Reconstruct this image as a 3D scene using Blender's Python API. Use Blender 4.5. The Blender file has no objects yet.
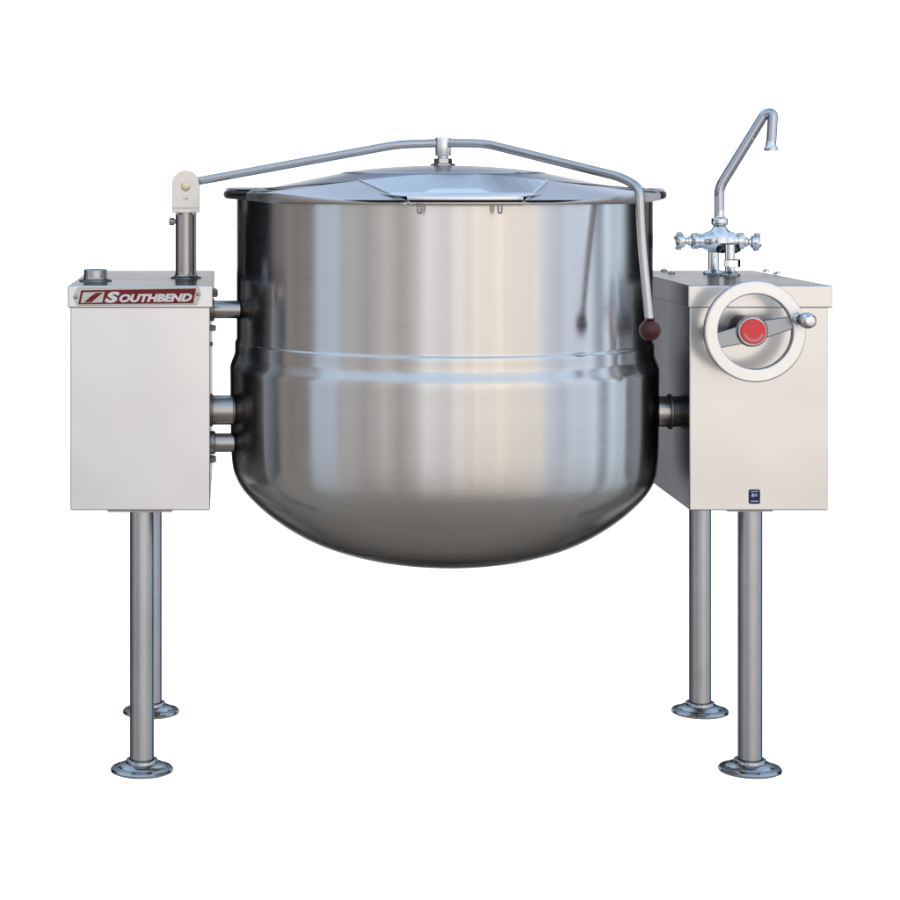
import bpy, bmesh, math
from mathutils import Vector, Matrix

# ---------------------------------------------------------------- scale
S = 0.0018            # metres per picture unit at the plane of the cabinet fronts
D = 2200.0            # camera distance to that plane, picture units
CX, HY = 230.0, 170.0 # where the camera's axis meets that plane
ZC = 612.0            # camera height over the floor, picture units
AX = 452.2            # kettle axis
AD = 95.0             # kettle axis depth behind the cabinet fronts

def W(x, d, z):
    """x, depth, height in picture units -> world metres"""
    return Vector(((x - AX) * S, d * S, z * S))

def xz(px, py, d):
    m = (D + d) / D
    return CX + (px - CX) * m, ZC - (py - HY) * m

def P(px, py, d):
    x, z = xz(px, py, d)
    return W(x, d, z)

scene = bpy.context.scene
COL = scene.collection

# ---------------------------------------------------------------- materials
def nt_new(name):
    m = bpy.data.materials.new(name)
    m.use_nodes = True
    nt = m.node_tree
    nt.nodes.clear()
    out = nt.nodes.new('ShaderNodeOutputMaterial')
    return m, nt, out

def brushed(name, col, rough, aniso=0.0, grain=(1, 1, 1), gscale=60.0, amount=0.12, colvar=0.05,
            bump=0.0, tangent=None, edge=0.05, warp=0.0):
    """bare stainless steel: a tinted reflection with brushing grain in its roughness, colour and height"""
    m, nt, out = nt_new(name)
    N, L = nt.nodes, nt.links
    g = N.new('ShaderNodeBsdfPrincipled')
    g.inputs['Metallic'].default_value = 1.0
    g.inputs['Specular Tint'].default_value = (edge, edge, edge * 1.1, 1)
    tc = N.new('ShaderNodeTexCoord')
    mp = N.new('ShaderNodeMapping')
    mp.inputs['Scale'].default_value = grain
    L.new(tc.outputs['Object'], mp.inputs['Vector'])
    no = N.new('ShaderNodeTexNoise')
    no.inputs['Scale'].default_value = gscale
    no.inputs['Detail'].default_value = 5
    no.inputs['Roughness'].default_value = 0.65
    L.new(mp.outputs['Vector'], no.inputs['Vector'])
    big = N.new('ShaderNodeTexNoise')
    big.inputs['Scale'].default_value = 7.0
    big.inputs['Detail'].default_value = 4
    L.new(tc.outputs['Object'], big.inputs['Vector'])
    r = N.new('ShaderNodeMapRange')
    r.inputs['From Min'].default_value = 0.3
    r.inputs['From Max'].default_value = 0.7
    r.inputs['To Min'].default_value = rough * (1 - amount * 2)
    r.inputs['To Max'].default_value = rough * (1 + amount * 2)
    ad = N.new('ShaderNodeMath'); ad.operation = 'ADD'
    hv = N.new('ShaderNodeMath'); hv.operation = 'MULTIPLY'; hv.inputs[1].default_value = 0.5
    L.new(no.outputs['Fac'], ad.inputs[0]); L.new(big.outputs['Fac'], ad.inputs[1])
    L.new(ad.outputs[0], hv.inputs[0])
    L.new(hv.outputs[0], r.inputs['Value'])
    L.new(r.outputs['Result'], g.inputs['Roughness'])
    c = N.new('ShaderNodeMapRange'); c.data_type = 'FLOAT_VECTOR'
    v = N.new('ShaderNodeCombineXYZ')
    for i in range(3):
        L.new(hv.outputs[0], v.inputs[i])
    c.inputs[7].default_value = (0.3, 0.3, 0.3)
    c.inputs[8].default_value = (0.7, 0.7, 0.7)
    c.inputs[9].default_value = tuple(k * (1 - colvar) for k in col)
    c.inputs[10].default_value = tuple(min(1, k * (1 + colvar)) for k in col)
    L.new(v.outputs[0], c.inputs[6])
    L.new(c.outputs[1], g.inputs['Base Color'])
    if aniso:
        g.inputs['Anisotropic'].default_value = aniso
        g.inputs['Anisotropic Rotation'].default_value = 0.25
        t = N.new('ShaderNodeTangent')
        t.direction_type = 'RADIAL'; t.axis = tangent or 'Z'
        L.new(t.outputs[0], g.inputs['Tangent'])
    if bump:
        b = N.new('ShaderNodeBump')
        b.inputs['Strength'].default_value = bump
        b.inputs['Distance'].default_value = 0.001
        L.new(no.outputs['Fac'], b.inputs['Height'])
        L.new(b.outputs[0], g.inputs['Normal'])
    if warp:
        wn = N.new('ShaderNodeTexNoise'); wn.inputs['Scale'].default_value = 3.2; wn.inputs['Detail'].default_value = 1.5
        L.new(tc.outputs['Object'], wn.inputs['Vector'])
        wb = N.new('ShaderNodeBump'); wb.inputs['Strength'].default_value = 1.0; wb.inputs['Distance'].default_value = warp
        L.new(wn.outputs['Fac'], wb.inputs['Height'])
        L.new(wb.outputs[0], g.inputs['Normal'])
    L.new(g.outputs[0], out.inputs['Surface'])
    return m

def paint(name, col, rough=0.5, spec=0.5, var=0.06, scale=40):
    m, nt, out = nt_new(name)
    N, L = nt.nodes, nt.links
    p = N.new('ShaderNodeBsdfPrincipled')
    p.inputs['Roughness'].default_value = rough
    p.inputs['Specular IOR Level'].default_value = spec
    tc = N.new('ShaderNodeTexCoord')
    no = N.new('ShaderNodeTexNoise'); no.inputs['Scale'].default_value = scale; no.inputs['Detail'].default_value = 4
    L.new(tc.outputs['Object'], no.inputs['Vector'])
    mx = N.new('ShaderNodeMix'); mx.data_type = 'RGBA'
    mx.inputs[6].default_value = tuple(k * (1 - var) for k in col) + (1,)
    mx.inputs[7].default_value = tuple(min(1, k * (1 + var)) for k in col) + (1,)
    L.new(no.outputs['Fac'], mx.inputs[0])
    L.new(mx.outputs[2], p.inputs['Base Color'])
    L.new(p.outputs[0], out.inputs['Surface'])
    return m

M = {}
M['kettle'] = brushed('kettle_steel', (0.67, 0.665, 0.66), 0.19, aniso=0.7, grain=(1, 1, 9), gscale=22,
                      amount=0.14, colvar=0.055, bump=0.008, edge=0.0)
M['rim'] = brushed('rim_steel', (0.42, 0.41, 0.40), 0.25, colvar=0.08)
M['lid'] = brushed('lid_steel', (0.60, 0.60, 0.60), 0.25, colvar=0.03, gscale=25, amount=0.06, edge=0.42)
M['flap'] = brushed('flap_steel', (0.80, 0.82, 0.84), 0.27, colvar=0.015, gscale=18, amount=0.05, edge=0.95)
M['cheek'] = brushed('cheek_satin', (0.72, 0.695, 0.67), 0.38, colvar=0.04, gscale=80, edge=0.8)
M['panel'] = brushed('panel_steel', (0.72, 0.725, 0.735), 0.21, grain=(30, 30, 1), gscale=9, amount=0.03, colvar=0.012, edge=0.05, warp=0.006)
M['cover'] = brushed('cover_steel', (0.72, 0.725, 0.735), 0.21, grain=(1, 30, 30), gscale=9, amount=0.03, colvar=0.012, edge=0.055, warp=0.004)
M['tube'] = brushed('tube_steel', (0.50, 0.51, 0.535), 0.24, grain=(1, 1, 0.3), gscale=45, amount=0.12, colvar=0.12)
M['pipe'] = brushed('pipe_steel', (0.45, 0.44, 0.43), 0.18, colvar=0.06)
M['rod'] = brushed('rod_steel', (0.62, 0.62, 0.63), 0.22, colvar=0.05)
M['chrome'] = brushed('chrome', (0.80, 0.82, 0.84), 0.05, amount=0.1, colvar=0.01)
M['cast'] = brushed('cast_aluminium', (0.93, 0.945, 0.96), 0.36, grain=(1, 1, 1), gscale=160, amount=0.15, colvar=0.05, bump=0.08, edge=.2)
M['plate'] = brushed('bracket_steel', (0.80, 0.785, 0.75), 0.40, colvar=0.02)
M['bolt'] = brushed('bolt_steel', (0.35, 0.34, 0.34), 0.3)
M['silver'] = brushed('badge_silver', (0.56, 0.56, 0.55), 0.38, colvar=0.06, gscale=150)
M['red'] = paint('badge_red', (0.20, 0.006, 0.010), 0.35, 0.3)
M['lettering'] = paint('badge_letters', (0.85, 0.85, 0.85), 0.4, 0.3)
M['knob'] = paint('knob_maroon', (0.075, 0.012, 0.016), 0.28, 0.5)
M['cap'] = paint('cap_red', (0.95, 0.085, 0.095), 0.5, 0.3)
M['capmark'] = paint('cap_white_marks', (0.80, 0.45, 0.45), 0.5, 0.2)
M['blue'] = paint('sticker_blue', (0.014, 0.020, 0.115), 0.45, 0.3)
M['white'] = paint('sticker_white', (0.62, 0.63, 0.78), 0.5, 0.3)
M['brass'] = brushed('pin_yellow', (0.80, 0.74, 0.52), 0.4)
# floor: clear sheet, added to let the white world show through, keeping bowl dark
m, nt_, out_ = nt_new('floor_clear')
tr_ = nt_.nodes.new('ShaderNodeBsdfTransparent')
gl_ = nt_.nodes.new('ShaderNodeBsdfAnisotropic'); gl_.inputs['Roughness'].default_value = 0.25
fr_ = nt_.nodes.new('ShaderNodeFresnel'); fr_.inputs['IOR'].default_value = 1.4
mx_ = nt_.nodes.new('ShaderNodeMixShader')
nt_.links.new(fr_.outputs[0], mx_.inputs[0]); nt_.links.new(tr_.outputs[0], mx_.inputs[1]); nt_.links.new(gl_.outputs[0], mx_.inputs[2])
nt_.links.new(mx_.outputs[0], out_.inputs['Surface'])
M['floor'] = m
M['spout'] = brushed('chrome_dark_reflection', (0.54, 0.59, 0.67), 0.07, amount=0.1, colvar=0.01, edge=0.0)  # dark reflections along the chrome spout are put into its base colour
M['dark'] = brushed('dark_brass', (0.10, 0.11, 0.13), 0.2)  # dark blue-grey metal of the disc under the tap body
M['edge'] = brushed('edge_bright', (0.85, 0.86, 0.88), 0.4, edge=1.0)
M['spoke'] = brushed('spoke_sky_reflection', (0.36, 0.39, 0.44), 0.24, colvar=0.06)  # the sky's reflection on the spoke is painted in as blue-grey

# ---------------------------------------------------------------- mesh helpers
class MB:
    def __init__(self):
        self.bm = bmesh.new()

    def lathe(self, prof, org, axis=(0, 0, 1), seg=48, cap0=False, cap1=False):
        """prof: (radius, distance along axis) in picture units; org world metres"""
        ax = Vector(axis).normalized()
        u = ax.orthogonal().normalized() if abs(ax.z) < 0.99 else Vector((1, 0, 0))
        v = ax.cross(u)
        rings = []
        for r, h in prof:
            c = org + ax * (h * S)
            if r < 1e-6:
                rings.append([self.bm.verts.new(c)])
            else:
                rings.append([self.bm.verts.new(c + (u * math.cos(2 * math.pi * i / seg) + v * math.sin(2 * math.pi * i / seg)) * (r * S))
                              for i in range(seg)])
        for a, b in zip(rings[:-1], rings[1:]):
            if len(a) == 1 and len(b) == 1:
                continue
            for i in range(seg):
                j = (i + 1) % seg
                if len(a) == 1:
                    self.bm.faces.new((a[0], b[j], b[i]))
                elif len(b) == 1:
                    self.bm.faces.new((a[i], a[j], b[0]))
                else:
                    self.bm.faces.new((a[i], a[j], b[j], b[i]))
        if cap0 and len(rings[0]) > 1:
            self.bm.faces.new(list(reversed(rings[0])))
        if cap1 and len(rings[-1]) > 1:
            self.bm.faces.new(rings[-1])
        return self

    def tube(self, pts, rad, seg=20, caps=True):
        """round bar through world points; rad picture units (one number or one per point)"""
        n = len(pts)
        rr = rad if isinstance(rad, (list, tuple)) else [rad] * n
        rings = []
        t0 = (pts[1] - pts[0]).normalized()
        u = t0.orthogonal().normalized()
        for i in range(n):
            if i == 0: t = (pts[1] - pts[0]).normalized()
            elif i == n - 1: t = (pts[-1] - pts[-2]).normalized()
            else: t = ((pts[i + 1] - pts[i]).normalized() + (pts[i] - pts[i - 1]).normalized()).normalized()
            u = (u - t * u.dot(t)).normalized()
            v = t.cross(u)
            rings.append([self.bm.verts.new(pts[i] + (u * math.cos(2 * math.pi * k / seg) + v * math.sin(2 * math.pi * k / seg)) * (rr[i] * S))
                          for k in range(seg)])
        for a, b in zip(rings[:-1], rings[1:]):
            for k in range(seg):
                j = (k + 1) % seg
                self.bm.faces.new((a[k], a[j], b[j], b[k]))
        if caps:
            self.bm.faces.new(list(reversed(rings[0]))); self.bm.faces.new(rings[-1])
        return self

    def box(self, x0, x1, d0, d1, z0, z1):
        vs = [self.bm.verts.new(W(x, d, z)) for x in (x0, x1) for d in (d0, d1) for z in (z0, z1)]
        for f in ((0, 1, 3, 2), (4, 6, 7, 5), (0, 4, 5, 1), (2, 3, 7, 6), (0, 2, 6, 4), (1, 5, 7, 3)):
            self.bm.faces.new([vs[i] for i in f])
        return self

    def prism(self, pts, d0, d1):
        """outline (x, z) picture units, extruded in depth from d0 (front) to d1"""
        a = [self.bm.verts.new(W(x, d0, z)) for x, z in pts]
        b = [self.bm.verts.new(W(x, d1, z)) for x, z in pts]
        n = len(pts)
        self.bm.faces.new(a); self.bm.faces.new(list(reversed(b)))
        for i in range(n):
            j = (i + 1) % n
            self.bm.faces.new((a[i], b[i], b[j], a[j]))
        return self

    def poly(self, pts):
        self.bm.faces.new([self.bm.verts.new(p) for p in pts])
        return self

    def build(self, name, mat, parent=None, bevel=0.0, smooth=35, segs=2, weld=False):
        bm = self.bm
        if weld:
            bmesh.ops.remove_doubles(bm, verts=bm.verts, dist=1e-6)
        bmesh.ops.recalc_face_normals(bm, faces=bm.faces)
        me = bpy.data.meshes.new(name)
        bm.to_mesh(me); bm.free()
        return link(name, me, mat, parent, bevel, smooth, segs)

def link(name, me, mat, parent, bevel=0.0, smooth=35, segs=2):
    me.materials.clear()
    me.materials.append(mat)
    for p in me.polygons:
        p.use_smooth = True
    me.set_sharp_from_angle(angle=math.radians(smooth))
    o = bpy.data.objects.new(name, me)
    COL.objects.link(o)
    if bevel:
        b = o.modifiers.new('bevel', 'BEVEL')
        b.width = bevel * S; b.segments = segs; b.limit_method = 'ANGLE'; b.angle_limit = math.radians(40)
        b.harden_normals = True
    if parent is not None:
        o.parent = parent
        o.matrix_parent_inverse = parent.matrix_world.inverted()
    return o

def fillet(pts, radii, n=7):
    """round the inner corners of a polyline of world points"""
    out = [pts[0]]
    for i in range(1, len(pts) - 1):
        r = radii[i - 1] * S
        p, a, b = pts[i], (pts[i - 1] - pts[i]), (pts[i + 1] - pts[i])
        r1 = min(r, a.length * .49, b.length * .49)
        q0, q1 = p + a.normalized() * r1, p + b.normalized() * r1
        for k in range(n + 1):
            t = k / n
            out.append(q0 * (1 - t) ** 2 + p * 2 * t * (1 - t) + q1 * t * t)
    out.append(pts[-1])
    return out

# ---------------------------------------------------------------- the kettle as one thing
bpy.context.view_layer.update()
root = bpy.data.objects.new('steam_kettle', None)
COL.objects.link(root)
root.location = W(AX, 160, 0)
root['label'] = 'stainless steel tilting steam kettle hung between two steel cabinets on four pipe legs'
root['category'] = 'steam kettle'
bpy.context.view_layer.update()

axis = lambda z=0: W(AX, AD, z)
mA = (D + AD) / D
zA = lambda py: ZC - (py - HY) * mA

# bowl ------------------------------------------------------------
sil = [(206.5, 198), (206.5, 230), (206.5, 270), (206.5, 310), (206.5, 335), (206.5, 338.8),
       (207.6, 340.2), (208.2, 342), (208.2, 346), (208.2, 350), (208.3, 352.5), (209.3, 355.5), (210.6, 358.8), (211.9, 362), (212.8, 365), (213.0, 368),
       (212.8, 385), (212.8, 400), (212.6, 420), (212.2, 445), (211, 463), (209.2, 472), (205.5, 481), (200.5, 489), (194, 497), (183, 508.5), (170, 519.5), (157, 529),
       (143, 537.5), (130, 544), (116, 549.5), (103, 554), (90, 557.6), (72, 561.5), (52, 564.6), (37, 566), (20, 567), (0, 567.2)]
def smooth_prof(pr, it=2):
    for _ in range(it):
        q = [pr[0]]
        for a, b in zip(pr[:-1], pr[1:]):
            q.append((a[0] * .75 + b[0] * .25, a[1] * .75 + b[1] * .25))
            q.append((a[0] * .25 + b[0] * .75, a[1] * .25 + b[1] * .75))
        q.append(pr[-1])
        pr = q
    return pr
sil = [(r, y - (6.0 * (1 - (r / 213.0) ** 3) if y > 445 else 0)) for r, y in sil]
sil = smooth_prof(sil)
bowl = MB().lathe([(r * mA, zA(y)) for r, y in sil], axis(), seg=160)
bowl_o = bowl.build('kettle_bowl', M['kettle'], root, smooth=60)
# rolled rim
rz0, rz1 = zA(198.5), zA(187.2)
rim = MB().lathe([(204 * mA, rz0 + 1), (217 * mA, rz0), (219.2 * mA, rz0 + 1.5), (219.8 * mA, rz0 + 4.5), (219.0 * mA, rz0 + 7.5),
                  (216.5 * mA, rz0 + 8.8), (206 * mA, rz0 + 8.8), (203 * mA, rz0 + 4), (203 * mA, rz0 - 60)], axis(), seg=160)
# the front of the rim is flattened under the lid's folded cheeks
for v in rim.bm.verts:
    dd = v.co.y / S
    t = min(1, max(0, (-25 - dd) / 35))
    zz = v.co.z / S
    if zz > rz0 + 1.2:
        v.co.z = (zz + (rz0 + 1.2 - zz) * t) * S
rim.build('rim', M['rim'], bowl_o, smooth=50)
# drain boss under the bowl
MB().lathe([(0, -3), (9, -3), (10, -2), (10, 4)], axis(zA(561)), seg=32).build('drain_boss', M['bolt'], bowl_o)

# lid -------------------------------------------------------------
RL = 217.5 * mA
dcut = -12.0
LP = [(RL, rz0 + 8.4), (RL, zA(188.6)), (215.5 * mA, zA(187.6)), (178 * mA, zA(188.2)), (172 * mA, zA(187.2)), (104 * mA, zA(173.6)), (102 * mA, zA(173.2)),
      (101.4 * mA, zA(172.2)), (90 * mA, zA(170.8)), (70 * mA, zA(168.6)), (45 * mA, zA(166.6)), (20 * mA, zA(165.6)), (0, zA(165.3))]
def dome_z(r):
    for (r0, z0), (r1, z1) in zip(LP[2:-1], LP[3:]):
        if r1 <= r <= r0:
            return z0 + (z1 - z0) * (r0 - r) / (r0 - r1)
    return LP[1][1]
lid = MB()
lid.lathe(LP, axis(), seg=128)
bmesh.ops.bisect_plane(lid.bm, geom=lid.bm.verts[:] + lid.bm.edges[:] + lid.bm.faces[:], dist=1e-6,
                       plane_co=W(AX, dcut, 0), plane_no=(0, 1, 0), clear_inner=True)
lid_o = lid.build('lid', M['lid'], root, smooth=30)
# front facets that fold down over the rim
RO = 222.5 * mA
def on_arc(x, R, z):
    return W(AX + x, AD - math.sqrt(R * R - x * x), z)
hw_top, hw_bot = 93.0, 53.5
zlip = ZC - (203.6 - HY) * (D + AD - RO) / D
de = -54.0
xe = math.sqrt(RO ** 2 - (AD - de) ** 2)
xr = math.sqrt(RL ** 2 - (AD - dcut) ** 2)
def cut_pt(x):
    return W(AX + x, dcut, dome_z(math.hypot(x, AD - dcut)))
def facets(sgn):
    f = MB()
    A = cut_pt(sgn * hw_top)
    n = 16
    xs = [hw_bot + (xe - hw_bot) * t / n for t in range(n + 1)]
    hi = [on_arc(sgn * x, RO, zlip + 0.4 + 8.5 * max(0, (i / n - .25) / .75) ** 1.3) for i, x in enumerate(xs)]
    lo = [on_arc(sgn * x, RO, zlip - 1.2) for x in xs]
    va = f.bm.verts.new(A)
    vh = [f.bm.verts.new(p) for p in hi]
    for p, q in zip(vh[:-1], vh[1:]):
        f.bm.faces.new((va, p, q))
    vl = [f.bm.verts.new(p) for p in lo]
    for i in range(n):
        f.bm.faces.new((vh[i], vh[i + 1], vl[i + 1], vl[i]))
    # shoulder between the cheek and the cone of the lid
    top = [cut_pt(sgn * (xr + (hw_top - xr) * t / 12)) for t in range(13)]
    far = on_arc(sgn * math.sqrt(RO ** 2 - (AD - dcut) ** 2), RO, rz0 + 6.5)
    sh = [f.bm.verts.new(p) for p in top[:-1][::-1] + [far]]
    vs = sh + [vh[-1]]
    for p, q in zip(vs[:-1], vs[1:]):
        f.bm.faces.new((va, p, q))
    farl = f.bm.verts.new(far + Vector((0, 0, -7 * S)))
    f.bm.faces.new((sh[-1], vh[-1], vl[-1], farl))
    lip = hi
    o = f.build('lid_cheek', M['cheek'], lid_o, smooth=12)
    s = o.modifiers.new('thick', 'SOLIDIFY'); s.thickness = 1.6 * S; s.offset = -1
    # bright folded edge next to the flap
    MB().tube([A + Vector((0, -0.6 * S, 0.4 * S)), lip[0] + Vector((0, -0.6 * S, 0.4 * S))], 0.9, seg=8).build('cheek_edge', M['edge'], lid_o)
for s in (-1, 1):
    facets(s)
# flap between the cheeks
fl = MB()
nU = 16
zf = zlip + 5.0
rows = []
topz = [cut_pt(-hw_top + 2 * hw_top * i / nU) for i in range(nU + 1)]
R1 = RO - 10
hb = hw_bot + 1.5
rows.append(topz)
crease = [W(AX + (-hw_top * .985 + 2 * hw_top * .985 * i / nU), dcut - 48, zlip + 9.5) for i in range(nU + 1)]
bot = []
for i in range(nU + 1):
    x = -hb + 2 * hb * i / nU
    bot.append(on_arc(x, R1, zf + 2.0))
bot2 = [p + Vector((0, -2.5 * S, -5.5 * S)) for p in bot]
for r in (crease, bot, bot2):
    rows.append(r)
vv = [[fl.bm.verts.new(p) for p in r] for r in rows]
for a, b in zip(vv[:-1], vv[1:]):
    for i in range(nU):
        fl.bm.faces.new((a[i], a[i + 1], b[i + 1], b[i]))
o = fl.build('lid_flap', M['flap'], lid_o, smooth=18)
s = o.modifiers.new('thick', 'SOLIDIFY'); s.thickness = 1.5 * S; s.offset = -1
# lip strip under the flap
st = MB()
nL = 24
a0 = [on_arc(-hw_bot - 1 + 2 * (hw_bot + 1) * i / nL, RO + .3, zlip + 1.0) for i in range(nL + 1)]
a1 = [p + Vector((0, 0, -2.8 * S)) for p in a0]
a2 = [on_arc(-hw_bot - 1 + 2 * (hw_bot + 1) * i / nL, RO - 16, zlip + 0.6) for i in range(nL + 1)]
vv = [[st.bm.verts.new(p) for p in r] for r in (a2, a0, a1)]
for a, b in zip(vv[:-1], vv[1:]):
    for i in range(nL):
        st.bm.faces.new((a[i], a[i + 1], b[i + 1], b[i]))
o = st.build('lid_lip', M['plate'], lid_o, smooth=40)
s = o.modifiers.new('thick', 'SOLIDIFY'); s.thickness = 1.2 * S; s.offset = -1
# two small hooks under the lip
for px in (419.5, 500.0):
    dd = AD - RO + 3
    p0, p1 = P(px, 203, dd), P(px, 213, dd)
    q = Vector((1.6 * S, 0, 0))
    pts = fillet([p0 - q, p1 - q, p1 + q, p0 + q], [1.6, 1.6])
    MB().tube(pts, 0.9, seg=8).build('hook', M['bolt'], lid_o)
# coupling on top
cz = zA(143)
cp = MB().lathe([(10.5, zA(166)), (13, zA(165.5)), (13, zA(164)), (9.6, zA(163.4)), (9.6, zA(159)), (9.0, zA(158.5))], axis(), seg=6, cap1=True)
cp.lathe([(5.6, zA(160)), (5.6, zA(152))], axis(), seg=24)
cp_o = cp.build('lid_stud', M['rod'], lid_o, bevel=0.5)
sleeve = MB().lathe([(5.5, zA(155.8)), (7.8, zA(155.6)), (8.3, zA(154.8)), (8.3, zA(138.4)), (7.6, zA(137.4)), (0, zA(137.4))], axis(), seg=32)

# lid arm ---------------------------------------------------------
PD = 150.0
arm_pts = [P(196, 181.5, PD - 3), P(398, 144.5, 104), P(443.5, 143, AD), P(485, 143.5, 72), P(622, 177.5, -62), P(639.5, 188, -80), P(641.5, 240, -90), P(650, 326, -104)]
arm_pts = fillet(arm_pts, [14, 4, 14, 16, 8, 60])
arm = MB().tube(arm_pts, 4.5, seg=24)
arm_o = arm.build('lid_arm', M['rod'], root)
sleeve.build('arm_sleeve', M['cast'], arm_o, smooth=40)
kc = P(650, 330, -105)
kn = MB().lathe([(0, -10.4)] + [(10.5 * math.sin(a), -10.4 * math.cos(a)) for a in [math.pi * k / 20 for k in range(1, 19)]] + [(5.2, 10.3), (5.0, 11.4)], kc, seg=40)
kn.build('handle_knob', M['knob'], arm_o, smooth=60)

# cabinets ---------------------------------------------------------
DEP = 330.0
zt, zl, zb = ZC - (285.5 - HY), ZC - (308 - HY), ZC - (511 - HY)
# left
cab = MB().box(70, 210, 2.5, DEP - 3, zb, zl + 4)
cab_o = cab.build('control_cabinet', M['panel'], root, bevel=1.5)
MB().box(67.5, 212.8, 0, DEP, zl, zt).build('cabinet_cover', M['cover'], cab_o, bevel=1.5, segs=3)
MB().box(107, 172, 8, 40, zb - 2.5, zb + 0.5).build('mounting_plate', M['bolt'], cab_o)
SD = 88
x, z = xz(95.5, 281, SD)
MB().lathe([(17, zt - .5), (17, zt + 1.2), (13, zt + 2.2), (12.2, zt + 3.4), (12.2, zt + 11.4), (11.4, zt + 12.4), (9.8, zt + 12.4), (9.8, zt + 4), (0, zt + 4)],
           W(x, SD, 0), seg=40).build('vent_stub', M['tube'], cab_o)
# bolts on the inner side
for py, d, r, l in ((291, 20, 3, 4), (293, 30, 4.5, 5), (328, 20, 3.4, 6), (344, 26, 2.4, 3), (459, 20, 4.2, 6), (450, 16, 2.2, 4)):
    zz = ZC - (py - HY) * (D + d) / D
    MB().lathe([(r, -1), (r, l * .7), (r * .8, l), (0, l)], W(210 if py > 308 else 212.8, d, zz), axis=(1, 0, 0), seg=6).build('side_bolt', M['bolt'], cab_o, smooth=20)
# right
gc = MB().box(690, 829, 2.5, DEP - 3, zb, zl + 4)
gc_o = gc.build('gear_cabinet', M['panel'], root, bevel=1.5)
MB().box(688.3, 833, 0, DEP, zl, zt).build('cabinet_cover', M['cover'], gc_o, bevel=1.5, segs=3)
MB().box(730, 775, 8, 40, zb - 2, zb + 0.5).build('mounting_plate', M['bolt'], gc_o)
for px, py in ((664, 270.8), (671.5, 273.2), (766, 271.5), (777, 274)):
    d = D * ((ZC - zt) / (py - HY) - 1)
    x, _ = xz(px, py, d)
    MB().lathe([(4, -.3), (4, 1.2), (2.8, 2.6), (0, 3)], W(x, d, zt), seg=16).build('cover_screw', M['chrome'], gc_o)

# hinge post --------------------------------------------------------
x, _ = xz(186, 250, PD)
mP = (D + PD) / D
ztop = ZC - (210.5 - HY) * mP
post = MB().lathe([(16.5, zt - .5), (16.5, zt + 1), (12.4, zt + 2.5), (11.5, zt + 4), (11.3, zt + 8), (11.3, ztop), (0, ztop)], W(x, PD, 0), seg=40)
post_o = post.build('hinge_post', M['pipe'], root)
# bracket: plate with round top on either side of the arm's end
xc, zc_ = xz(185.6, 184, PD - 9)
hwid = 13.6 * mP
bot_z = ZC - (212.5 - HY) * mP
out = [(xc - hwid, bot_z), (xc + hwid, bot_z)] + [(xc + hwid * math.cos(a), zc_ + hwid * math.sin(a)) for a in [math.pi * k / 24 for k in range(25)]]
br = MB().prism(out, PD - 14, PD - 11.5)
br_o = br.build('hinge_bracket', M['plate'], post_o, bevel=0.6, smooth=30)
MB().prism(out, PD + 10, PD + 12.5).build('bracket_back', M['plate'], post_o, bevel=0.6, smooth=30)
MB().box(xc - hwid + .8, xc + hwid - .8, PD - 11.6, PD + 10.1, bot_z + .3, bot_z + 8).build('bracket_foot', M['bolt'], post_o)
MB().prism([(xc - hwid * .9 , zc_ - 20), (xc + hwid * .9, zc_ - 20)] + [(xc + hwid * .9 * math.cos(a), zc_ + hwid * .9 * math.sin(a)) for a in [math.pi * k / 16 for k in range(17)]], PD - 11, PD + 9.5).build('arm_knuckle', M['bolt'], arm_o, smooth=30)
MB().lathe([(4.9, 0), (4.9, 1.4), (4.0, 2), (0, 2)], W(xc, PD - 13.5, ZC - (186.5 - HY) * mP), axis=(0, -1, 0), seg=32).build('pivot_pin', M['brass'], post_o)
MB().box(xc - hwid, xc + hwid, PD - 14.6, PD - 13, bot_z + 4.6, bot_z + 5.3).build('bracket_seam', M['bolt'], post_o)
for dx in (-8.8, 8.8):
    MB().lathe([(0, -2.4), (1.6, -2.2), (2.3, -1), (2.3, 1.6), (0, 1.6)], W(xc + dx, PD - 12, bot_z), seg=16).build('bracket_screw', M['plate'], post_o)
MB().box(xc - 2.4, xc - 0.2, PD - 14.3, PD - 13.5, bot_z + 14.4, bot_z + 15.6).build('stamp_mark', M['bolt'], post_o)
MB().box(xc + .4, xc + 2.6, PD - 14.3, PD - 13.5, bot_z + 13.8, bot_z + 15.8).build('stamp_mark', M['bolt'], post_o)
MB().lathe([(2.6, 9), (2.6, 12.5), (4.2, 12.6), (4.4, 13.4), (4.4, 17), (3.6, 18.2), (0, 18.4)], W(x, PD, ZC - (221.5 - HY) * mP), axis=(-1, 0, 0), seg=20).build('clamp_bolt', M['bolt'], post_o)

# trunnions and steam pipes ------------------------------------------
def hpipe(name, x0, x1, py, r, d, mat, rings=()):
    zz = ZC - (py - HY) * (D + d) / D
    prof = [(r, x0), (r, x1)]
    o = MB().lathe(prof, W(AX, d, zz) - Vector((AX * S, 0, 0)), axis=(1, 0, 0), seg=40).build(name, mat, root)
    for a, b, rr in rings:
        MB().lathe([(r, a), (rr - .8, a), (rr, a + .8), (rr, b - .8), (rr - .8, b), (r, b)], W(AX, d, zz) - Vector((AX * S, 0, 0)), axis=(1, 0, 0), seg=40).build('pipe_collar', M['bolt'], o)
    return o
hpipe('trunnion', 209, 250, 410, 15.3, 65, M['pipe'], [(209, 212.5, 17), (233, 241, 16.4)])
hpipe('steam_pipe', 209, 262, 442.5, 9.8, 65, M['pipe'], [(209, 215, 12)])
hpipe('steam_pipe', 209, 262, 309.5, 9.4, 65, M['pipe'], [(209, 214, 12)])
hpipe('trunnion', 655, 691, 411.5, 15.6, 65, M['pipe'], [(681, 684.5, 18.2)])

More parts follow.
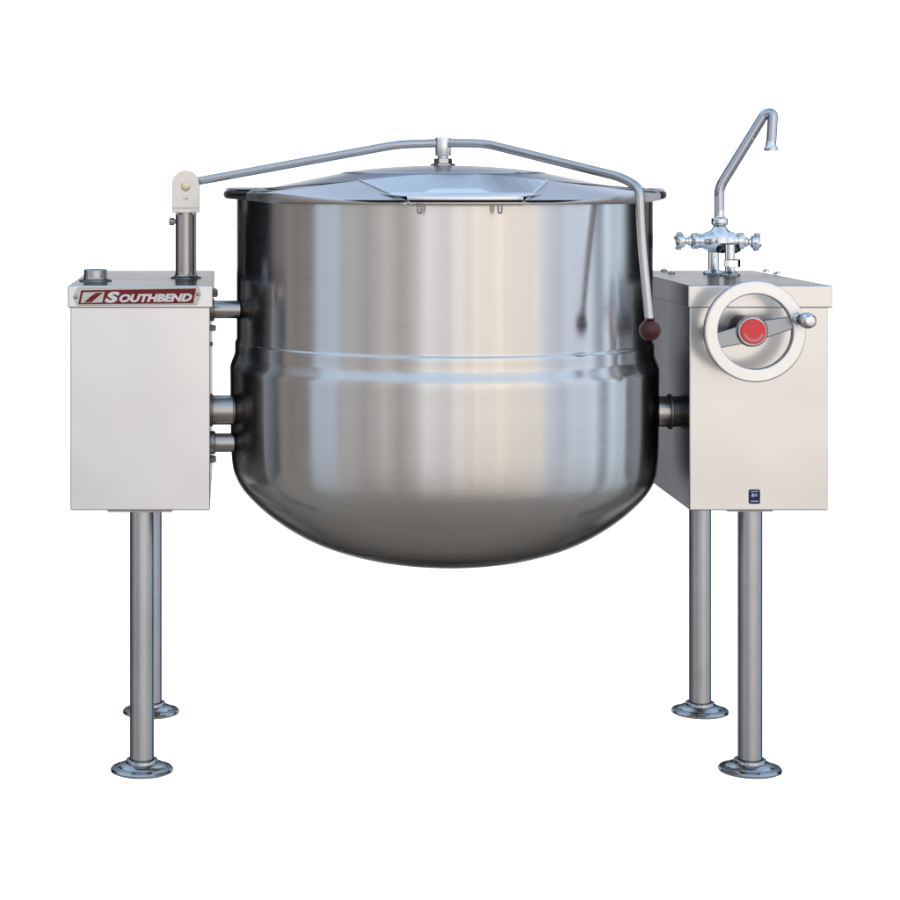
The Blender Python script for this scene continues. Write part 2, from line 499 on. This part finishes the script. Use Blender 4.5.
# legs ------------------------------------------------------------------
def leg(px, d):
    x, _ = xz(px, 600, d)
    base = W(x, d, 0)
    o = MB().lathe([(12.4, 8), (12.4, zb + 2)], base, seg=48).build('leg', M['tube'], root)
    MB().lathe([(0, 0), (30, 0), (31.8, 1), (32, 2.8), (30.8, 4.3), (27, 5.2), (24.6, 5.6), (23.8, 6.8), (20.5, 8.4), (16.6, 9.4), (16.2, 12.2), (15.2, 12.8), (12.5, 12.8)], base, seg=64).build('foot_flange', M['chrome_foot'], o)
    return o
M['chrome_foot'] = brushed('foot_steel', (0.50, 0.52, 0.54), 0.16, colvar=0.06)
for px, d in ((142, 40), (750, 40), (151, 280), (700, 280)):
    leg(px, d)

# badge -----------------------------------------------------------------
def flat(pts_px, d0, d1):
    return MB().prism([xz(px, py, 0) for px, py in pts_px], d0, d1)
bd = flat([(77.8, 287.6), (72.9, 296.8), (77.2, 305.6), (196.8, 305.0), (201.2, 293.8), (198.6, 286.9)], -2.2, 0.5)
bd_o = bd.build('name_badge', M['silver'], root, bevel=0.5)
flat([(81.3, 290.2), (196.2, 288.4), (193.2, 303.2), (78.4, 304.2)], -2.8, -2.0).build('badge_field', M['red'], bd_o)
em = flat([(83.2, 292.2), (104.8, 291.6), (102.4, 302.2), (80.9, 302.8)], -3.2, -2.6).build('badge_emblem', M['silver'], bd_o)
flat([(84.2, 302.3), (92.0, 301.9), (97.6, 297.0), (103.4, 292.3), (96.0, 292.7), (90.0, 296.9)], -3.6, -3.1).build('emblem_slash', M['red'], bd_o)
for px, py in ((76.2, 297.2), (197.6, 294.2)):
    MB().lathe([(1.9, 0), (1.9, .6), (1.2, 1.1), (0, 1.2)], P(px, py, -2), axis=(0, -1, 0), seg=16).build('badge_rivet', M['bolt'], bd_o)

def text_obj(body, name, px0, px1, py_top, py_base, d, mat, parent, shear=0.25, bold=0.02, rot=0.0):
    cu = bpy.data.curves.new('t', 'FONT')
    cu.body = body; cu.size = 1.0; cu.shear = shear; cu.offset = bold; cu.extrude = 0.02; cu.resolution_u = 4
    ob = bpy.data.objects.new('t', cu); COL.objects.link(ob)
    dg = bpy.context.evaluated_depsgraph_get()
    me = bpy.data.meshes.new_from_object(ob.evaluated_get(dg))
    bpy.data.objects.remove(ob)
    xs = [v.co.x for v in me.vertices]; ys = [v.co.y for v in me.vertices]
    x0, x1, y0, y1 = min(xs), max(xs), min(ys), max(ys)
    ca, sa = math.cos(rot), math.sin(rot)
    cxp, cyp = (px0 + px1) / 2, (py_top + py_base) / 2
    for v in me.vertices:
        px = px0 + (v.co.x - x0) / (x1 - x0) * (px1 - px0) - cxp
        py = py_base + (v.co.y - y0) / (y1 - y0) * (py_top - py_base) - cyp
        w = P(cxp + px * ca + py * sa, cyp - px * sa + py * ca, 0)
        dep = d if v.co.z > 0 else d + .5
        v.co = Vector((w.x, dep * S, w.z))
    me.name = name
    return link(name, me, mat, parent, smooth=30)
text_obj('S', 'badge_letter', 104.8, 120.0, 291.4, 302.6, -3.4, M['lettering'], bd_o, 0.28, 0.055)
text_obj('OUTHBEND', 'badge_letters', 119.4, 192.2, 293.6, 301.8, -3.4, M['lettering'], bd_o, 0.28, 0.05, 0.012)

# hand wheel --------------------------------------------------------------
WD = -40.0
wx, wz = xz(754.5, 331.5, WD)
wc = W(wx, WD, wz)
mW = (D + WD) / D
Ro, Ri = 50.5 * mW, 37.6 * mW
wh = MB().lathe([(Ri, -5), (Ri, 3.8), (Ri + .5, 4.7), (Ri + 1.3, 5), (Ro - 1.5, 5), (Ro - .5, 4.6), (Ro, 3.6), (Ro, -4), (Ro - 1, -5), (Ri, -5)], wc, axis=(0, -1, 0), seg=96)
wh_o = wh.build('tilt_wheel', M['cast'], root, smooth=12)
ang = math.radians(14)
def wl(u, v, d):
    """wheel coordinates along/across the spoke"""
    return (wx + u * math.cos(ang) - v * math.sin(ang), wz + u * math.sin(ang) + v * math.cos(ang))
sp = MB().prism([wl(-Ri - 2, -7.6, 0), wl(0, -9.5, 0), wl(Ri + 2, -6.6, 0), wl(Ri + 2, 5.6, 0), wl(0, 9.5, 0), wl(-Ri - 2, 7.6, 0)], WD - 1.5, WD + 4)
sp.build('spoke', M['spoke'], wh_o, bevel=1.2)
hx, hz = xz(751.5, 331, WD)
MB().lathe([(13, -44), (13, -10), (14.6, -6), (15.6, 0), (15.2, 4), (13.6, 6), (0, 6)], W(hx, WD, hz), axis=(0, -1, 0), seg=48).build('wheel_hub', M['rod'], wh_o)
hcx = W(hx, WD - 6, hz)
MB().lathe([(12.4, 0), (12.4, 2.4), (11.6, 3.4), (0, 3.6)], hcx, axis=(0, -1, 0), seg=48).build('hub_cap', M['cap'], wh_o)
mk = MB()
for k in range(15):
    a = math.radians(200 + k * 10)
    r0, r1 = 7.6, 10.0
    c, s_ = math.cos(a), math.sin(a)
    w_ = .42 if k % 2 else .6
    pts = [(hx + r0 * c - w_ * s_, hz + r0 * s_ + w_ * c), (hx + r1 * c - w_ * s_, hz + r1 * s_ + w_ * c), (hx + r1 * c + w_ * s_, hz + r1 * s_ - w_ * c), (hx + r0 * c + w_ * s_, hz + r0 * s_ - w_ * c)]
    mk.prism(pts, WD - 10.0, WD - 9.0)
mk.build('cap_marking', M['capmark'], wh_o)
kx, kz = xz(796.0, 318.4, WD)
MB().lathe([(6, 2), (6, 7), (4.4, 8.5), (4.1, 14), (5.2, 16), (7.2, 20), (7.8, 25), (7.1, 29.5), (4.6, 32.4), (0, 33)], W(kx, WD, kz), axis=(0.2, -1, -0.02), seg=40).build('crank_knob', M['chrome'], wh_o)

# mixer tap ----------------------------------------------------------------
TD = 230.0
mT = (D + TD) / D
tx, tz = xz(719.5, 241, TD)
T = lambda px, py, d=TD: P(px, py, d)
# body: horizontal barrel with a cone rising to the spout
tb = MB()
L0, L1 = xz(691.5, 241, TD)[0], xz(744, 241, TD)[0]
tb.lathe([(0, L0), (8.2, L0), (9.2, L0 + 1), (9.2, L0 + 7), (8.0, L0 + 8), (8.0, L0 + 12), (9.6, tx - 16), (12.4, tx - 8), (13.4, tx), (12.4, tx + 8), (9.6, tx + 16), (8.0, L1 - 12), (8.0, L1 - 8), (9.2, L1 - 7), (9.2, L1 - 1), (8.2, L1), (0, L1)],
         W(AX, TD, tz) - Vector((AX * S, 0, 0)), axis=(1, 0, 0), seg=36)
tb_o = tb.build('mixer_tap', M['chrome'], root, smooth=45)
nk = MB().lathe([(15, -2), (14, 5), (10.5, 11), (7.6, 15), (6.6, 17), (8.6, 17.6), (9.2, 19), (9.2, 24), (8.4, 25.4), (6.4, 26), (5.6, 27.5), (5.6, 34)], W(tx, TD, tz), seg=36)
nk.build('tap_neck', M['chrome'], tb_o, smooth=45)
sp_pts = fillet([T(719.5, 216), T(719, 188), T(765, 113.5, TD - 12), T(773, 113, TD - 16), T(771, 146, TD - 22)], [9, 8, 9])
sp_r = [5.6] * len(sp_pts)
sp_o = MB().tube(sp_pts, sp_r, seg=24).build('spout', M['spout'], tb_o, smooth=60)
MB().lathe([(0, -.5), (5.8, -.5), (7.4, 0), (7.6, 2.4), (6.2, 4.5), (5.6, 9), (5.2, 10)], T(770.8, 150.5, TD - 23), seg=28).build('aerator', M['chrome'], tb_o)
for sgn, px in ((-1, 691.5), (1, 744)):
    x0, z0 = xz(px, 241 if sgn < 0 else 242, TD)
    h = MB().lathe([(5.6, -1), (5.6, 3), (4.0, 4.5), (4.0, 7), (7.2, 8.4), (7.8, 11), (7.8, 15), (6.2, 17), (0, 17.8)], W(x0, TD, z0), axis=(sgn, 0, 0), seg=28)
    # four lobes of the cross handle
    for k in range(4):
        a = math.radians(20 + 90 * k)
        dv = Vector((0.12 * sgn, math.cos(a), math.sin(a)))
        c = W(x0 + sgn * 13, TD, z0)
        h.tube([c, c + dv * (6 * S), c + dv * (9.5 * S), c + dv * (10.5 * S)], [3.6, 3.2, 3.8, 1.8], seg=12)
    h.build('tap_handle', M['chrome'], tb_o, smooth=45)
# supply legs
def supply(px, py0, py1, dbase, r, name):
    xb, _ = xz(px, py1, dbase)
    MB().lathe([(r + 5.5, zt - .3), (r + 5.5, zt + 1.2), (r + 3.2, zt + 3), (r + 1, zt + 4), (r, zt + 5), (r, tz - 3)], W(xb, dbase, 0), seg=28).build(name, M['chrome'], tb_o)
supply(713.5, 250, 272, 250, 6.2, 'supply_pipe')
supply(730, 250, 276, 205, 5.6, 'supply_pipe')
xb, _ = xz(732, 276, 205)
MB().lathe([(8.0, zt + 9), (9.4, zt + 10), (9.4, zt + 17), (8.0, zt + 18)], W(xb, 205, 0), seg=6).build('supply_nut', M['chrome'], tb_o, smooth=20)
MB().lathe([(0, -5), (9, -4.6), (13, -2.4), (13.4, 0), (11, 2.6), (0, 4)], T(728.5, 249, TD - 10), seg=32).build('tap_underside', M['dark'], tb_o)

# sticker ------------------------------------------------------------------
def rrect(x0, x1, y0, y1, r, n=5):
    pts = []
    for cx, cy, a0 in ((x1 - r, y0 + r, -90), (x1 - r, y1 - r, 0), (x0 + r, y1 - r, 90), (x0 + r, y0 + r, 180)):
        for k in range(n + 1):
            a = math.radians(a0 + 90 * k / n)
            pts.append((cx + r * math.cos(a), cy + r * math.sin(a)))
    return pts
st_o = flat(rrect(749.2, 760.6, 489.8, 504.2, 1.6), 1.9, 3.0).build('safety_sticker', M['blue'], root)
mk = flat([(752, 494), (754.6, 493.8), (754.8, 497), (752, 497)], 1.5, 2.2)
mk.prism([xz(a, b, 0) for a, b in ((755.6, 494.2), (757.6, 494.2), (757.4, 496.6), (755.6, 496.6))], 1.5, 2.2)
mk.prism([xz(a, b, 0) for a, b in ((751.2, 501), (758.8, 501), (758.8, 502), (751.2, 502))], 1.5, 2.2)
mk.prism([xz(a, b, 0) for a, b in ((751.4, 491.6), (758.6, 491.2), (758.6, 492), (751.4, 492.4))], 1.5, 2.2)
mk.build('sticker_marks', M['white'], st_o)

# ---------------------------------------------------------------- setting: the clear floor sheet, white only from the world behind
fb = MB()
fb.poly([W(-1600, -700, 0), W(2500, -700, 0), W(2500, 2600, 0), W(-1600, 2600, 0)])
fo = fb.build('floor', M['floor'])
fo['kind'] = 'structure'

# ---------------------------------------------------------------- studio surroundings (world)
w = bpy.data.worlds.new('World'); scene.world = w; w.use_nodes = True
nt = w.node_tree; N, L = nt.nodes, nt.links
N.clear()
outw = N.new('ShaderNodeOutputWorld')
bg = N.new('ShaderNodeBackground')
L.new(bg.outputs[0], outw.inputs[0])
tc = N.new('ShaderNodeTexCoord')
sx = N.new('ShaderNodeSeparateXYZ')
L.new(tc.outputs['Generated'], sx.inputs[0])
def math_(op, a, b=None, c=None):
    n = N.new('ShaderNodeMath'); n.operation = op
    for i, v in enumerate((a, b, c)):
        if v is None: continue
        if isinstance(v, (int, float)): n.inputs[i].default_value = v
        else: L.new(v, n.inputs[i])
    return n.outputs[0]
negy = math_('MULTIPLY', sx.outputs[1], -1.0)
az = math_('ARCTAN2', sx.outputs[0], negy)                 # 0 towards the photographer, + to the right
azf = math_('MULTIPLY_ADD', az, 0.5 / math.pi, 0.5)
el = math_('ARCSINE', sx.outputs[2])                        # radians
KM = 2.4
def ramp(stops, fac, interp='LINEAR'):
    r = N.new('ShaderNodeValToRGB')
    r.color_ramp.interpolation = interp
    e = r.color_ramp.elements
    while len(e) > 1: e.remove(e[-1])
    for i, (p, c) in enumerate(stops):
        q = e[0] if i == 0 else e.new(p)
        q.position = p
        q.color = (c[0] / KM, c[1] / KM, c[2] / KM, 1)
    L.new(fac, r.inputs[0])
    return r.outputs[0]
g = lambda v: (v, v, v)
BLK = (0.008, 0.009, 0.012)
BACK = g(2.0)
A = [(-180, BACK), (-152, BACK), (-148, BLK), (-116, BLK), (-111, (.20, .19, .19)), (-96, (.30, .27, .26)), (-80, (.28, .26, .26)), (-77, (.62, .74, .88)), (-64, (.62, .72, .84)), (-60, (.58, .57, .58)),
     (-36, (.62, .59, .58)), (-18, (.74, .71, .70)), (-14, (1.08, 1.06, 1.08)), (0, (1.18, 1.14, 1.13)), (8, (1.30, 1.19, 1.09)), (28, (1.28, 1.16, 1.04)), (45, (1.16, 1.06, .98)), (51, (.82, .90, 1.04)),
     (80, (.84, .94, 1.10)), (85, (.42, .48, .58)), (88, (.30, .36, .46)), (92, (.86, 1.04, 1.18)), (106, (.86, 1.02, 1.14)), (112, (.20, .21, .24)), (117, BLK), (137, BLK), (141, BACK), (180, BACK)]
band = ramp([((a + 180) / 360, c) for a, c in A], azf)
# fine uneven bands, made up by noise to streak the reflections
nz = N.new('ShaderNodeTexNoise'); nz.noise_dimensions = '1D'; nz.inputs['Scale'].default_value = 34.0; nz.inputs['Detail'].default_value = 3
L.new(azf, nz.inputs['W'])
nm = N.new('ShaderNodeMapRange'); nm.inputs['From Min'].default_value = .3; nm.inputs['From Max'].default_value = .7
nm.inputs['To Min'].default_value = .80; nm.inputs['To Max'].default_value = 1.18
L.new(nz.outputs['Fac'], nm.inputs['Value'])
sc_ = N.new('ShaderNodeVectorMath'); sc_.operation = 'SCALE'
L.new(band, sc_.inputs[0]); L.new(nm.outputs['Result'], sc_.inputs['Scale'])
band = sc_.outputs[0]
# elevation: the band of walls, blue sky light overhead, dark ground in front
elf = math_('MULTIPLY_ADD', el, 1 / math.pi, 0.5)
E = lambda d: d / 180 + 0.5
low_f = ramp([(0, g(0)), (E(-44), g(.02 * KM)), (E(-26), g(.10 * KM)), (E(-14), g(.45 * KM)), (E(-7), g(.93 * KM)), (E(-3), g(KM)), (1, g(KM))], elf)
low_b = ramp([(0, g(0)), (E(-38), g(0)), (E(-27), g(KM)), (1, g(KM))], elf)
ground = ramp([(0, (.21, .196, .182)), (E(-40), (.25, .232, .215)), (E(-20), (.27, .252, .235)), (1, (.27, .252, .235))], elf)
# weight of the white backdrop sector behind the kettle
bw = ramp([(0, g(KM)), ((-152 + 180) / 360, g(KM)), ((-147 + 180) / 360, g(0)), ((136 + 180) / 360, g(0)), ((141 + 180) / 360, g(KM)), (1, g(KM))], azf)
def mix(f, a, b, blend='MIX'):
    n = N.new('ShaderNodeMix'); n.data_type = 'RGBA'; n.blend_type = blend; n.clamp_factor = True
    if isinstance(f, (int, float)): n.inputs[0].default_value = f
    else: L.new(f, n.inputs[0])
    for i, v in ((6, a), (7, b)):
        if isinstance(v, tuple): n.inputs[i].default_value = v
        else: L.new(v, n.inputs[i])
    return n.outputs[2]
lowmix = mix(bw, low_f, low_b)
walls = mix(lowmix, ground, band)
top_f = ramp([(0, g(0)), (E(24), g(0)), (E(40), g(KM)), (1, g(KM))], elf)
top_b = ramp([(0, g(0)), (E(9), g(0)), (E(16), g(KM)), (1, g(KM))], elf)
top_w = mix(bw, top_f, top_b)
sky = ramp([(0, (.5, .6, .75)), (E(42), (.70, .92, 1.18)), (E(65), (.48, .64, .88)), (E(90), (.30, .38, .50))], elf)
full = mix(top_w, walls, sky)
L.new(full, bg.inputs[0])
bg.inputs[1].default_value = KM

# ---------------------------------------------------------------- camera and view
cam = bpy.data.cameras.new('camera')
co = bpy.data.objects.new('camera', cam); COL.objects.link(co)
co.location = W(CX, -D, ZC)
co.rotation_euler = (math.radians(90), 0, 0)
cam.sensor_width = 36
cam.lens = 36 * D / 900
cam.shift_x = (450 - CX) / 900
cam.shift_y = -(450 - HY) / 900
cam.clip_end = 200
scene.camera = co
scene.view_settings.view_transform = 'Standard'
scene.view_settings.look = 'None'
scene.view_settings.exposure = 0
scene.view_settings.gamma = 1
